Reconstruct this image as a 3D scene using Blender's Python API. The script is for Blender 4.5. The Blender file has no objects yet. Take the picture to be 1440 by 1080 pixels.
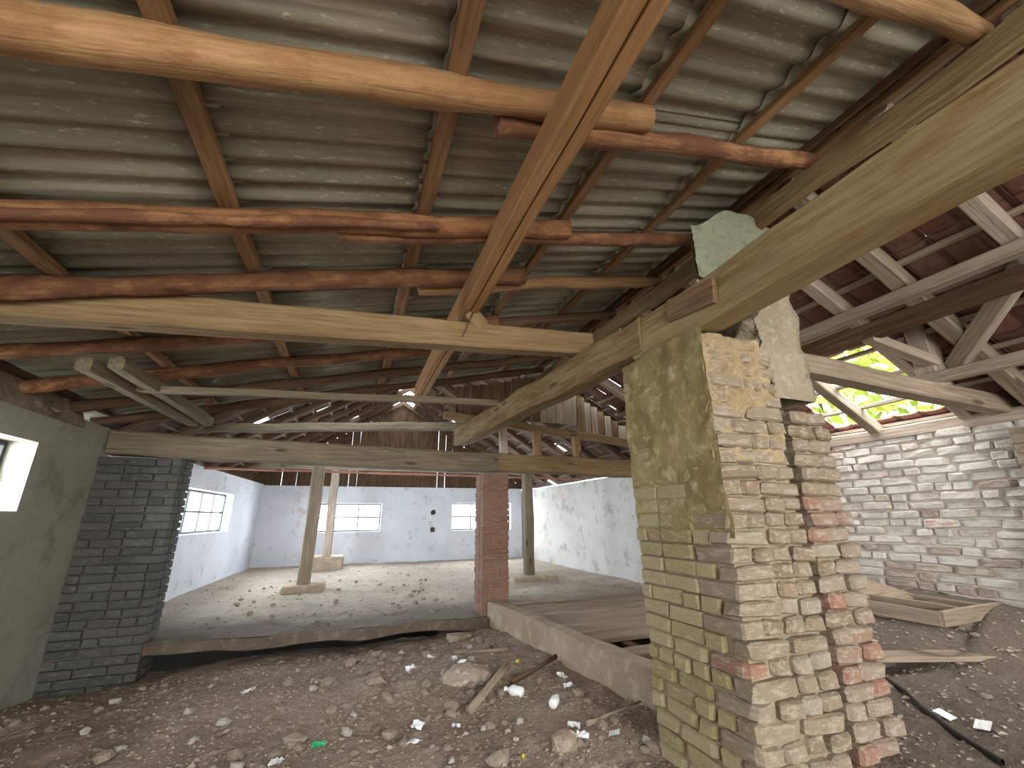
import bpy, bmesh, math, random, zlib
from mathutils import Vector, Matrix, noise
R = random.Random(7)
YB = -3.6
sc = bpy.context.scene
COL = sc.collection
# ------------------------------------------------------------------ camera
cam = bpy.data.cameras.new('camera'); cam_o = bpy.data.objects.new('camera', cam); COL.objects.link(cam_o)
cam.sensor_width = 36.0; cam.lens = 600 / 1440 * 36; cam.clip_start = 0.02; cam.clip_end = 300
_p, _y, _r = math.radians(17.3), math.radians(20.0), math.radians(-0.5)
_f = Vector((math.sin(_y) * math.cos(_p), math.cos(_y) * math.cos(_p), math.sin(_p)))
_rt = Vector((math.cos(_y), -math.sin(_y), 0)); _up = _rt.cross(_f)
_rt, _up = math.cos(_r) * _rt + math.sin(_r) * _up, -math.sin(_r) * _rt + math.cos(_r) * _up
m = Matrix.Identity(4)
for i in range(3):
    m[i][0], m[i][1], m[i][2] = _rt[i], _up[i], -_f[i]
m.translation = (0, 0, 1.1)
cam_o.matrix_world = m
sc.camera = cam_o
# ------------------------------------------------------------------ sky, lights, exposure
w = bpy.data.worlds.new('overcast_sky'); sc.world = w; w.use_nodes = True
bg = w.node_tree.nodes['Background']
bg.inputs[0].default_value = (0.84, 0.93, 1.0, 1); bg.inputs[1].default_value = 1.0


def area(name, loc, target, sx, sy, energy, col):
    l = bpy.data.lights.new(name, 'AREA'); l.shape = 'RECTANGLE'; l.size = sx; l.size_y = sy; l.energy = energy; l.color = col
    o = bpy.data.objects.new(name, l); COL.objects.link(o); o.location = loc
    o.rotation_euler = (Vector(target) - Vector(loc)).to_track_quat('-Z', 'Y').to_euler()
    return o


# unseen fill lamp added behind the photographer, and daylight coming in through the openings
area('front_fill_lamp', (0.3, -5.2, 1.9), (0.6, 3, 1.7), 7.0, 3.0, 110, (1.0, 0.94, 0.84))
area('left_window_daylight', (-2.72, 9.3, 1.25), (0, 9.1, 0.7), 2.2, 0.62, 42, (0.84, 0.92, 1.0))
area('back_window_daylight', (-0.1, 12.75, 1.15), (-0.1, 8, 0.6), 1.7, 0.66, 34, (0.9, 0.95, 1.0))
area('second_window_daylight', (3.5, 12.75, 1.15), (3.5, 8, 0.6), 1.7, 0.66, 34, (0.9, 0.95, 1.0))
area('side_window_daylight', (-2.8, 3.6, 1.45), (0, 3.6, 0.9), 1.4, 0.5, 14, (0.95, 0.97, 1.0))
area('roof_hole_daylight', (4.75, 2.65, 2.75), (4.2, 2.4, 0.5), 0.9, 0.8, 16, (1.0, 0.97, 0.88))
sc.view_settings.view_transform = 'Standard'; sc.view_settings.look = 'None'
sc.view_settings.gamma = 1.0; sc.view_settings.use_curve_mapping = False
sc.view_settings.exposure = 2.6
sc.cycles.max_bounces = 8; sc.cycles.diffuse_bounces = 6; sc.cycles.glossy_bounces = 3; sc.cycles.transparent_max_bounces = 8
sc.cycles.use_denoising = True; sc.cycles.sample_clamp_indirect = 8.0


# ------------------------------------------------------------------ materials
class NB:
    def __init__(s, name):
        s.m = bpy.data.materials.new(name); s.m.use_nodes = True; s.t = s.m.node_tree
        s.b = s.t.nodes['Principled BSDF']; s.b.inputs['Roughness'].default_value = 0.9
        s.b.inputs['Specular IOR Level'].default_value = 0.2

    def n(s, t, **k):
        n = s.t.nodes.new(t)
        for a, v in k.items():
            setattr(n, a, v)
        return n

    def l(s, a, b): s.t.links.new(a, b)

    def coord(s, scale=(1, 1, 1), kind='Object', rnd=True):
        tc = s.n('ShaderNodeTexCoord'); mp = s.n('ShaderNodeMapping'); mp.inputs['Scale'].default_value = scale
        s.l(tc.outputs[kind], mp.inputs['Vector'])
        if rnd:
            oi = s.n('ShaderNodeObjectInfo'); mu = s.n('ShaderNodeMath', operation='MULTIPLY'); mu.inputs[1].default_value = 37.0
            s.l(oi.outputs['Random'], mu.inputs[0]); s.l(mu.outputs[0], mp.inputs['Location'])
        return mp.outputs[0]

    def noise(s, vec, scale, detail=4, rough=0.6):
        n = s.n('ShaderNodeTexNoise'); n.inputs['Scale'].default_value = scale; n.inputs['Detail'].default_value = detail
        n.inputs['Roughness'].default_value = rough; s.l(vec, n.inputs['Vector']); return n.outputs['Fac']

    def ramp(s, fac, stops):
        r = s.n('ShaderNodeValToRGB'); e = r.color_ramp.elements
        while len(e) < len(stops): e.new(0.5)
        for k, (p, c) in enumerate(stops):
            e[k].position = p; e[k].color = (c[0], c[1], c[2], 1)
        s.l(fac, r.inputs[0]); return r.outputs[0]

    def mix(s, fac, a, b, mode='MIX'):
        x = s.n('ShaderNodeMix', data_type='RGBA', blend_type=mode)
        for sock, v in ((x.inputs[0], fac), (x.inputs[6], a), (x.inputs[7], b)):
            if hasattr(v, 'links'): s.l(v, sock)
            elif isinstance(v, (int, float)): sock.default_value = v
            else: sock.default_value = (v[0], v[1], v[2], 1)
        return x.outputs[2]

    def bump(s, h, strength=0.5, dist=0.01, prev=None):
        b = s.n('ShaderNodeBump'); b.inputs['Strength'].default_value = strength; b.inputs['Distance'].default_value = dist
        s.l(h, b.inputs['Height'])
        if prev is not None: s.l(prev, b.inputs['Normal'])
        return b.outputs[0]

    def out(s, col, nrm=None, rough=None):
        s.l(col, s.b.inputs['Base Color']) if hasattr(col, 'links') else setattr(s.b.inputs['Base Color'], 'default_value', (*col, 1))
        if nrm is not None: s.l(nrm, s.b.inputs['Normal'])
        if rough is not None: s.b.inputs['Roughness'].default_value = rough
        return s.m


def wood(name, dark, mid, light, blotch=None, amt=0.0, bs=(3, 6, 6), knots=True):
    q = NB(name)
    g = q.noise(q.coord((0.9, 16, 16)), 3.0, 8, 0.65)
    c = q.ramp(g, [(0.28, dark), (0.5, mid), (0.72, light)])
    lo = q.noise(q.coord((0.6, 2.5, 2.5)), 1.6, 3, 0.5)
    c = q.mix(q.ramp(lo, [(0.35, (0, 0, 0)), (0.7, (0.55, 0.55, 0.55))]), c, dark)
    if blotch is not None:
        bn = q.noise(q.coord(bs), 1.6, 6, 0.7)
        c = q.mix(q.ramp(bn, [(0.52 - amt * 0.25, (0, 0, 0)), (0.66 - amt * 0.25, (0.9, 0.9, 0.9))]), c, blotch)
    if knots:
        v = q.n('ShaderNodeTexVoronoi'); v.inputs['Scale'].default_value = 1.0
        q.l(q.coord((1.6, 5.5, 5.5)), v.inputs['Vector'])
        c = q.mix(q.ramp(v.outputs['Distance'], [(0.07, (0.75, 0.75, 0.75)), (0.14, (0, 0, 0))]), c, tuple(x * 0.35 for x in dark))
    return q.out(c, q.bump(g, 0.7, 0.012))


def patchy(name, base, second, third=None, s1=2.0, s2=14.0, bump=0.5, dist=0.02, rnd=False, fine=40.0, kind='Object'):
    q = NB(name); v = q.coord(kind=kind, rnd=rnd)
    a = q.noise(v, s1, 6, 0.62); b = q.noise(v, s2, 6, 0.65)
    c = q.mix(q.ramp(a, [(0.4, (0, 0, 0)), (0.62, (1, 1, 1))]), base, second)
    if third is not None:
        c = q.mix(q.ramp(b, [(0.52, (0, 0, 0)), (0.66, (0.85, 0.85, 0.85))]), c, third)
    f = q.noise(v, fine, 4, 0.7)
    c = q.mix(0.25, c, q.ramp(f, [(0.3, (0.25, 0.25, 0.25)), (0.7, (1, 1, 1))]), 'MULTIPLY')
    return q.out(c, q.bump(f, bump * 0.6, dist * 0.4, q.bump(b, bump, dist)))


def bricks(name, stops, smear=None, amt=0.4, ss=3.0):
    q = NB(name); oi = q.n('ShaderNodeObjectInfo')
    c = q.ramp(oi.outputs['Random'], stops)
    v = q.coord()
    a = q.noise(v, ss, 5, 0.65)
    if smear is not None:
        c = q.mix(q.ramp(a, [(0.62 - amt * 0.3, (0, 0, 0)), (0.72 - amt * 0.3, (0.85, 0.85, 0.85))]), c, smear)
    f = q.noise(v, 14, 6, 0.7)
    c = q.mix(0.45, c, q.ramp(f, [(0.3, (0.3, 0.3, 0.3)), (0.7, (1, 1, 1))]), 'MULTIPLY')
    return q.out(c, q.bump(f, 0.6, 0.012, q.bump(a, 0.6, 0.02)))


def plain(name, col, rough=0.8):
    return NB(name).out(col, None, rough)


M = {}
M['log'] = wood('orange_log_wood', (0.20, 0.09, 0.04), (0.36, 0.18, 0.085), (0.48, 0.27, 0.14), (0.17, 0.07, 0.035), 0.3)
M['log_light'] = wood('pale_log_wood', (0.26, 0.135, 0.06), (0.44, 0.255, 0.125), (0.56, 0.36, 0.195), (0.28, 0.14, 0.065), 0.15)
M['bark'] = wood('barky_log_wood', (0.15, 0.07, 0.035), (0.29, 0.145, 0.07), (0.42, 0.225, 0.11), (0.13, 0.055, 0.032), 0.45)
M['log_dark'] = wood('dark_brown_wood', (0.05, 0.028, 0.018), (0.13, 0.075, 0.045), (0.22, 0.14, 0.09))
M['purlin'] = wood('sawn_purlin_wood', (0.25, 0.13, 0.055), (0.39, 0.215, 0.095), (0.48, 0.29, 0.145), knots=False)
M['tie'] = wood('tan_tie_wood', (0.14, 0.088, 0.042), (0.25, 0.168, 0.086), (0.34, 0.245, 0.14))
M['beam'] = wood('mustard_beam_wood', (0.20, 0.145, 0.07), (0.34, 0.265, 0.14), (0.44, 0.36, 0.21), (0.22, 0.13, 0.05), 0.12, (1.2, 7, 7))
M['beam_far'] = wood('cracked_brown_beam_wood', (0.14, 0.095, 0.045), (0.27, 0.195, 0.10), (0.37, 0.28, 0.155), (0.17, 0.10, 0.045), 0.2, (1.2, 7, 7))
M['batten'] = wood('batten_wood', (0.16, 0.085, 0.04), (0.34, 0.20, 0.10), (0.48, 0.31, 0.18))
M['batten_dark'] = wood('brown_board_wood', (0.10, 0.06, 0.035), (0.21, 0.13, 0.075), (0.31, 0.21, 0.13))
M['grey'] = wood('weathered_grey_wood', (0.16, 0.12, 0.085), (0.33, 0.27, 0.20), (0.47, 0.40, 0.31))
M['pale'] = wood('pinkish_grey_wood', (0.25, 0.19, 0.15), (0.45, 0.37, 0.30), (0.60, 0.52, 0.44))
M['red'] = wood('reddish_wood', (0.30, 0.13, 0.09), (0.50, 0.25, 0.18), (0.62, 0.36, 0.27))
M['old'] = wood('old_grimy_wood', (0.10, 0.08, 0.055), (0.19, 0.155, 0.105), (0.29, 0.235, 0.16))
M['plank'] = wood('dusty_plank_wood', (0.17, 0.125, 0.09), (0.31, 0.24, 0.18), (0.44, 0.36, 0.28))
# corrugated asbestos cement sheet: grey green with pale flecks
q = NB('fibre_cement_sheet'); v = q.coord((1, 1, 1))
a = q.noise(v, 1.7, 5, 0.6)
c = q.ramp(a, [(0.3, (0.235, 0.22, 0.17)), (0.55, (0.35, 0.335, 0.26)), (0.75, (0.43, 0.41, 0.325))])
fl = q.noise(q.coord((11, 44, 44)), 1.6, 4, 0.65)
c = q.mix(q.ramp(fl, [(0.58, (0, 0, 0)), (0.68, (0.8, 0.8, 0.8))]), c, (0.66, 0.61, 0.47))
st = q.noise(q.coord((1.0, 30, 1)), 1.2, 4, 0.6)
c = q.mix(q.ramp(st, [(0.35, (0.8, 0.8, 0.8)), (0.55, (0, 0, 0))]), c, (0.24, 0.195, 0.15))
M['sheet'] = q.out(c, q.bump(fl, 0.25, 0.004))
BEIGE = [(0.0, (0.25, 0.185, 0.12)), (0.25, (0.33, 0.26, 0.18)), (0.5, (0.28, 0.205, 0.135)), (0.75, (0.37, 0.31, 0.235)), (0.95, (0.31, 0.235, 0.165)), (1.0, (0.36, 0.175, 0.11))]
M['brick'] = bricks('beige_clay_brick', BEIGE, (0.44, 0.385, 0.30), 0.4)
M['brick_olive'] = bricks('olive_toned_brick', [(0.0, (0.34, 0.27, 0.13)), (0.4, (0.42, 0.35, 0.19)), (0.8, (0.47, 0.40, 0.25)), (1.0, (0.38, 0.27, 0.15))], (0.50, 0.44, 0.26), 0.3)  # olive tone for the left face of the thick pier
M['brick_pink'] = bricks('pinkish_brick', [(0.0, (0.31, 0.235, 0.175)), (0.5, (0.37, 0.29, 0.22)), (0.85, (0.33, 0.225, 0.17)), (1.0, (0.36, 0.19, 0.135))], (0.45, 0.385, 0.31), 0.4)
M['brick_red'] = bricks('red_brick', [(0.0, (0.30, 0.155, 0.11)), (0.5, (0.37, 0.20, 0.15)), (1.0, (0.32, 0.19, 0.145))], (0.42, 0.31, 0.25), 0.25)
M['brick_dark'] = bricks('shaded_grey_brick', [(0.0, (0.075, 0.078, 0.072)), (0.5, (0.12, 0.12, 0.108)), (1.0, (0.10, 0.092, 0.08))], (0.19, 0.19, 0.17), 0.2)  # grey lowered to hold the shadow lying on the pilaster
M['brick_white'] = bricks('whitewashed_brick', [(0.0, (0.62, 0.54, 0.47)), (0.6, (0.70, 0.65, 0.58)), (0.9, (0.60, 0.47, 0.40)), (1.0, (0.58, 0.32, 0.26))], (0.78, 0.75, 0.70), 0.7)
M['brick_rosy'] = bricks('rosy_brown_brick', [(0.0, (0.42, 0.34, 0.28)), (0.5, (0.50, 0.41, 0.34)), (1.0, (0.46, 0.31, 0.26))], (0.62, 0.57, 0.51), 0.5)
M['mortar'] = patchy('sandy_mortar', (0.27, 0.215, 0.145), (0.22, 0.17, 0.115), (0.36, 0.30, 0.22))
M['mortar_dark'] = patchy('dark_mortar', (0.09, 0.088, 0.08), (0.07, 0.068, 0.06), (0.13, 0.125, 0.11))
M['mortar_white'] = patchy('whitewashed_mortar', (0.66, 0.60, 0.53), (0.56, 0.47, 0.40), (0.74, 0.70, 0.64))
M['clay'] = patchy('mustard_clay_plaster', (0.23, 0.175, 0.075), (0.34, 0.27, 0.13), (0.47, 0.405, 0.225), 3.0, 11.0, 0.9, 0.03)
M['clay_tan'] = patchy('tan_clay_plaster', (0.38, 0.285, 0.17), (0.31, 0.23, 0.13), (0.46, 0.375, 0.25), 4.0, 14.0, 0.9, 0.03)
M['green_plaster'] = patchy('green_grey_plaster', (0.19, 0.20, 0.14), (0.26, 0.26, 0.185), (0.14, 0.145, 0.10), 3.0, 12.0, 0.6, 0.02)
M['rubble_plaster'] = patchy('rough_grey_plaster', (0.44, 0.37, 0.27), (0.36, 0.30, 0.21), (0.54, 0.48, 0.38), 4.0, 16.0, 1.0, 0.035)
M['infill'] = patchy('brown_rubble_infill', (0.26, 0.20, 0.145), (0.19, 0.145, 0.105), (0.33, 0.27, 0.21), 3.0, 12.0, 0.9, 0.03)
M['wall_grey'] = patchy('grey_lime_plaster', (0.36, 0.35, 0.29), (0.30, 0.29, 0.24), (0.24, 0.225, 0.185), 1.1, 3.2, 0.35, 0.02)
def whitewash(name, base, second, stain, amt):
    q = NB(name); v = q.coord(rnd=False)
    sp = q.n('ShaderNodeSeparateXYZ'); q.l(v, sp.inputs[0])
    ad = q.n('ShaderNodeMath', operation='ADD'); q.l(sp.outputs['X'], ad.inputs[0]); q.l(sp.outputs['Y'], ad.inputs[1])
    cb = q.n('ShaderNodeCombineXYZ'); q.l(ad.outputs[0], cb.inputs[0]); q.l(sp.outputs['Z'], cb.inputs[1])
    bk = q.n('ShaderNodeTexBrick'); q.l(cb.outputs[0], bk.inputs['Vector'])
    bk.inputs['Scale'].default_value = 1.0; bk.inputs['Brick Width'].default_value = 0.25; bk.inputs['Row Height'].default_value = 0.075
    bk.inputs['Mortar Size'].default_value = 0.008; bk.inputs['Mortar Smooth'].default_value = 0.6
    a = q.noise(v, 0.9, 6, 0.65); b = q.noise(v, 3.5, 7, 0.7); f = q.noise(v, 16, 5, 0.7)
    c = q.mix(q.ramp(a, [(0.4, (0, 0, 0)), (0.65, (1, 1, 1))]), base, second)
    c = q.mix(q.ramp(b, [(0.62 - amt, (0, 0, 0)), (0.74 - amt, (0.8, 0.8, 0.8))]), c, stain)
    c = q.mix(q.ramp(q.noise(v, 1.3, 3, 0.5), [(0.68, (0, 0, 0)), (0.73, (0.7, 0.7, 0.7))]), c, (0.50, 0.33, 0.27))
    h = q.mix(0.5, bk.outputs['Fac'], f)
    return q.out(c, q.bump(f, 0.5, 0.015, q.bump(b, 0.6, 0.03, q.bump(bk.outputs['Fac'], -0.25 if False else 0.3, -0.01))))


M['wall_bluelit'] = whitewash('bluelit_whitewash', (0.68, 0.71, 0.77), (0.58, 0.61, 0.66), (0.40, 0.40, 0.40), 0.06)  # blue cast of the window daylight mixed into the whitewash colour
M['wall_white'] = whitewash('stained_whitewash', (0.52, 0.52, 0.50), (0.44, 0.43, 0.40), (0.30, 0.27, 0.23), 0.10)
q = NB('rubble_dirt'); v = q.coord(rnd=False)
a = q.noise(v, 1.0, 6, 0.62); b = q.noise(v, 7.0, 6, 0.65); f = q.noise(v, 28, 4, 0.7)
c = q.mix(q.ramp(a, [(0.4, (0, 0, 0)), (0.62, (1, 1, 1))]), (0.27, 0.20, 0.155), (0.37, 0.285, 0.225))
c = q.mix(q.ramp(b, [(0.52, (0, 0, 0)), (0.66, (0.85, 0.85, 0.85))]), c, (0.46, 0.385, 0.315))
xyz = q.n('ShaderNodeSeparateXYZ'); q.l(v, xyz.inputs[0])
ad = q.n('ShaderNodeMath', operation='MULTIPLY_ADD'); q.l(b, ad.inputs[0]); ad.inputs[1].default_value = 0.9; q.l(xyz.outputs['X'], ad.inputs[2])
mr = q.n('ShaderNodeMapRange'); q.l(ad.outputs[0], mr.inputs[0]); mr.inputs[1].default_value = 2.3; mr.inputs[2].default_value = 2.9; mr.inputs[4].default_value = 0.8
c = q.mix(mr.outputs[0], c, (0.115, 0.095, 0.08))       # the earth is darker past the pier
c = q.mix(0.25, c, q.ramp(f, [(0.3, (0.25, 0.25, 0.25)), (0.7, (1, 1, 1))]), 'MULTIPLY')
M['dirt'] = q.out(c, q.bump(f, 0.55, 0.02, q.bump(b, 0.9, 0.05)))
q = NB('dusty_concrete'); v = q.coord(rnd=False)
a = q.noise(v, 0.8, 5, 0.6); f = q.noise(v, 7.0, 6, 0.7); g = q.noise(v, 30.0, 4, 0.7)
c = q.ramp(a, [(0.35, (0.33, 0.275, 0.22)), (0.65, (0.42, 0.36, 0.29))])
c = q.mix(q.ramp(f, [(0.5, (0, 0, 0)), (0.68, (0.8, 0.8, 0.8))]), c, (0.25, 0.20, 0.16))
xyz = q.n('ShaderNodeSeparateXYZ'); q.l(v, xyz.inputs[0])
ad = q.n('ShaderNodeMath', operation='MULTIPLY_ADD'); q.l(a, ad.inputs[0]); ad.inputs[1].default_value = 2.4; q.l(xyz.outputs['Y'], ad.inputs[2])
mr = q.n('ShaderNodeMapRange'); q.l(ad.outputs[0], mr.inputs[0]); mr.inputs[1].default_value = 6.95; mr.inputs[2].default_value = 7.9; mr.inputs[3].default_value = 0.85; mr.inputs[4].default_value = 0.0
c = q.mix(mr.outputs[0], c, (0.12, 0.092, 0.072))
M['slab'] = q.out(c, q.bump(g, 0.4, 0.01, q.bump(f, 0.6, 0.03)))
M['concrete'] = patchy('sill_concrete', (0.42, 0.34, 0.25), (0.33, 0.26, 0.185), (0.50, 0.42, 0.32), 1.5, 8.0, 0.5, 0.02)
M['old_earth'] = patchy('dark_trampled_earth', (0.15, 0.115, 0.09), (0.11, 0.085, 0.065), (0.22, 0.175, 0.14), 2.0, 9.0, 0.9, 0.03)
M['stone'] = patchy('rubble_stone', (0.38, 0.31, 0.25), (0.28, 0.22, 0.17), (0.50, 0.44, 0.37), 6.0, 20.0, 0.6, 0.01, rnd=True)
M['white_stone'] = patchy('white_lime_lump', (0.52, 0.48, 0.43), (0.42, 0.38, 0.33), (0.62, 0.60, 0.56), 8.0, 24.0, 0.6, 0.01, rnd=True)
M['tile'] = bricks('red_roof_tile', [(0.0, (0.21, 0.105, 0.085)), (0.5, (0.30, 0.155, 0.125)), (1.0, (0.27, 0.16, 0.135))], (0.38, 0.24, 0.20), 0.15)
M['tile_far'] = patchy('old_brown_tile', (0.11, 0.075, 0.06), (0.16, 0.11, 0.085), (0.21, 0.15, 0.12))
M['steel'] = plain('rusty_window_bar', (0.05, 0.055, 0.055), 0.7)
M['white'] = plain('white_plastic', (0.80, 0.81, 0.83), 0.4)
M['green'] = plain('green_plastic', (0.03, 0.42, 0.16), 0.4)
M['yellow'] = plain('yellow_plastic', (0.55, 0.42, 0.05), 0.5)
M['rope'] = plain('dark_rubber', (0.05, 0.04, 0.035), 0.7)
M['iron'] = plain('rusty_iron', (0.07, 0.045, 0.03), 0.7)
M['leaf'] = patchy('green_leaf', (0.16, 0.40, 0.06), (0.25, 0.52, 0.10))
M['leaf_y'] = patchy('yellow_green_leaf', (0.42, 0.52, 0.06), (0.55, 0.62, 0.12))
M['trunk'] = plain('tree_bark', (0.10, 0.075, 0.05), 0.9)
M['bright_ground'] = patchy('whitened_ground', (0.46, 0.45, 0.40), (0.52, 0.50, 0.45))  # ground made this pale so the windows burn out to white
q = NB('window_glass')
tr = q.n('ShaderNodeBsdfTransparent'); gl = q.n('ShaderNodeBsdfGlossy'); gl.inputs['Roughness'].default_value = 0.05
mx = q.n('ShaderNodeMixShader'); mx.inputs[0].default_value = 0.05
q.l(tr.outputs[0], mx.inputs[1]); q.l(gl.outputs[0], mx.inputs[2])
q.l(mx.outputs[0], q.t.nodes['Material Output'].inputs['Surface']); M['glass'] = q.m


# ------------------------------------------------------------------ helpers
def link(name, me, mat, parent=None, loc=(0, 0, 0)):
    o = bpy.data.objects.new(name, me); COL.objects.link(o); o.location = loc
    if mat is not None and not me.materials: me.materials.append(M[mat] if isinstance(mat, str) else mat)
    if parent is not None: o.parent = parent
    return o


def tag(o, label=None, cat=None, group=None, kind=None):
    if label: o['label'] = label
    if cat: o['category'] = cat
    if group: o['group'] = group
    if kind: o['kind'] = kind
    return o


def thing(name, label, cat, loc=(0, 0, 0), group=None, kind='thing'):
    o = bpy.data.objects.new(name, None); COL.objects.link(o); o.location = loc; o.empty_display_size = 0.1
    return tag(o, label, cat, group, kind)


def mesh(name, V, F, smooth=False):
    me = bpy.data.meshes.new(name); me.from_pydata(V, [], F); me.update()
    if smooth: me.polygons.foreach_set('use_smooth', [True] * len(F))
    return me


def chamfer_box(sx, sy, sz, c=0.006, j=0.0, rnd=R):
    """box centred on the origin with chamfered edges, corners nudged by j: 24 verts"""
    V, idx = [], {}
    for ix in (-1, 1):
        for iy in (-1, 1):
            for iz in (-1, 1):
                dx, dy, dz = (rnd.uniform(-j, j) for _ in range(3))
                for a in range(3):
                    p = [ix * (sx / 2 - c), iy * (sy / 2 - c), iz * (sz / 2 - c)]
                    p[a] = (ix, iy, iz)[a] * ((sx, sy, sz)[a] / 2)
                    idx[ix, iy, iz, a] = len(V); V.append((p[0] + dx, p[1] + dy, p[2] + dz))
    F = []
    for a in range(3):
        b, c2 = (a + 1) % 3, (a + 2) % 3
        for s in (-1, 1):
            q = []
            for u, w_ in ((-1, -1), (1, -1), (1, 1), (-1, 1)):
                k = [0, 0, 0]; k[a] = s; k[b] = u; k[c2] = w_; q.append(idx[(*k, a)])
            F.append(q if s > 0 else q[::-1])
        for u in (-1, 1):
            for w_ in (-1, 1):   # edge along a
                q = []
                for s, ax in ((-1, b), (1, b), (1, c2), (-1, c2)):
                    k = [0, 0, 0]; k[a] = s; k[b] = u; k[c2] = w_; q.append(idx[(*k, ax)])
                F.append(q if u * w_ > 0 else q[::-1])
    for ix in (-1, 1):
        for iy in (-1, 1):
            for iz in (-1, 1):
                q = [idx[ix, iy, iz, a] for a in range(3)]
                F.append(q if ix * iy * iz > 0 else q[::-1])
    return V, F


def boxes(name, bl, mat, parent=None):
    """joined plain boxes given as (x0,x1,y0,y1,z0,z1): one mesh, used for a single wall cut by openings"""
    V, F = [], []
    for x0, x1, y0, y1, z0, z1 in bl:
        n = len(V)
        V += [(x, y, z) for x in (x0, x1) for y in (y0, y1) for z in (z0, z1)]
        F += [[n + k for k in f] for f in ((0, 1, 3, 2), (4, 6, 7, 5), (0, 4, 5, 1), (2, 3, 7, 6), (0, 2, 6, 4), (1, 5, 7, 3))]
    return link(name, mesh(name, V, F), mat, parent)


def beam(name, p0, p1, wdt, hgt, mat, label=None, cat='beam', parent=None, rnd=False, j=0.004, taper=1.0, bow=0.0, seg=None, group=None, roll=0.0, seed=None, notch=0.0):
    """a timber along local X from p0 to p1; rectangular with worn arrises, or a round log"""
    rg = random.Random(seed if seed is not None else zlib.crc32(f'{name}{p0[0]:.2f}{p0[1]:.2f}{p1[2]:.2f}'.encode()) & 0xffff)
    p0, p1 = Vector(p0), Vector(p1); d = p1 - p0; L = d.length
    seg = seg or max(3, int(L / (0.16 if rnd else 0.3)))
    if rnd:
        prof = [(math.cos(2 * math.pi * k / 12) * wdt / 2, math.sin(2 * math.pi * k / 12) * hgt / 2) for k in range(12)]
    else:
        c = min(wdt, hgt) * 0.09; a, b = wdt / 2, hgt / 2
        prof = [(a, -b + c), (a, b - c), (a - c, b), (-a + c, b), (-a, b - c), (-a, -b + c), (-a + c, -b)]
        if notch: prof += [(-0.006, -b), (0.0, -b + notch), (0.006, -b)]
        prof += [(a - c, -b)]
    n = len(prof); V, F = [], []
    ph = rg.uniform(0, 50)
    for i in range(seg + 1):
        t = i / seg; s = 1 + (taper - 1) * t
        oy = bow * math.sin(math.pi * t) * L; wob = (noise.noise((ph, t * L * 1.5, 0)) * j * 2, noise.noise((ph, 5, t * L * 1.5)) * j * 2)
        for k, (y, z) in enumerate(prof):
            r = noise.noise((ph + y * 9, z * 9, t * L * 3.0)) * j * (2.2 if rnd else 1.2)
            l_ = math.hypot(y, z) or 1
            V.append((t * L, y * s * (1 + r / l_) + wob[0], z * s * (1 + r / l_) + wob[1] + oy))
    for i in range(seg):
        for k in range(n):
            a, b = i * n + k, i * n + (k + 1) % n
            F.append((a, a + n, b + n, b))
    F.append(tuple(range(n - 1, -1, -1))[::-1]); F.append(tuple(range(seg * n, seg * n + n))[::-1])
    me = mesh(name, V, F, rnd)
    o = link(name, me, mat, parent)
    x = d.normalized(); up = Vector((0, 0, 1)) if abs(x.z) < 0.95 else Vector((0, 1, 0))
    y = up.cross(x).normalized(); z = x.cross(y)
    mt = Matrix((x, y, z)).transposed().to_4x4() @ Matrix.Rotation(roll, 4, 'X'); mt.translation = p0
    o.matrix_world = mt
    if label: tag(o, label, cat, group, 'thing')
    return o


def dup(o, parent=None, loc=None, rot=None, scale=None, name=None):
    c = o.copy(); COL.objects.link(c); c.parent = parent
    if loc is not None: c.location = loc
    if rot is not None: c.rotation_euler = rot
    if scale is not None: c.scale = scale
    return c


BRICK = []
for k in range(10):
    V, F = chamfer_box(1, 1, 1, 0.055, 0.035, random.Random(k))
    BRICK.append((V, F))
for k in range(12):
    V, F = chamfer_box(1, 1, 1, 0.13, 0.06, random.Random(100 + k))
    BRICK.append((V, F))
_bm = {}


def brick_mesh(mat, k):
    if (mat, k) not in _bm:
        V, F = BRICK[k]; me = mesh('brick', V, F); me.materials.append(M[mat]); _bm[mat, k] = me
    return _bm[mat, k]


def one_brick(parent, c, size, mat, rz=0.0, rnd=R, tilt=0.02, worn=False):
    o = bpy.data.objects.new('brick', brick_mesh(mat, rnd.randrange(10, 22) if worn else rnd.randrange(10))); COL.objects.link(o)
    o.parent = parent; o.location = Vector(c) - (parent.location if parent else Vector()); o.scale = size
    o.rotation_euler = (rnd.uniform(-tilt, tilt), rnd.uniform(-tilt, tilt), rz + rnd.uniform(-tilt, tilt))
    return o


def grid(name, nx, ny, fn, mat, parent=None, smooth=True, flip=False):
    V = [fn(i / nx, k / ny) for k in range(ny + 1) for i in range(nx + 1)]
    F = []
    for k in range(ny):
        for i in range(nx):
            a = k * (nx + 1) + i; q_ = (a, a + 1, a + nx + 2, a + nx + 1); F.append(q_[::-1] if flip else q_)
    return link(name, mesh(name, V, F, smooth), mat, parent)


def sm(a, b, x):
    t = max(0.0, min(1.0, (x - a) / (b - a))); return t * t * (3 - 2 * t)


def fbm(x, y, z=0.0, o=4):
    s, a = 0.0, 1.0
    for k in range(o):
        s += a * noise.noise((x, y, z)); x *= 2.1; y *= 2.1; a *= 0.5
    return s


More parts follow.
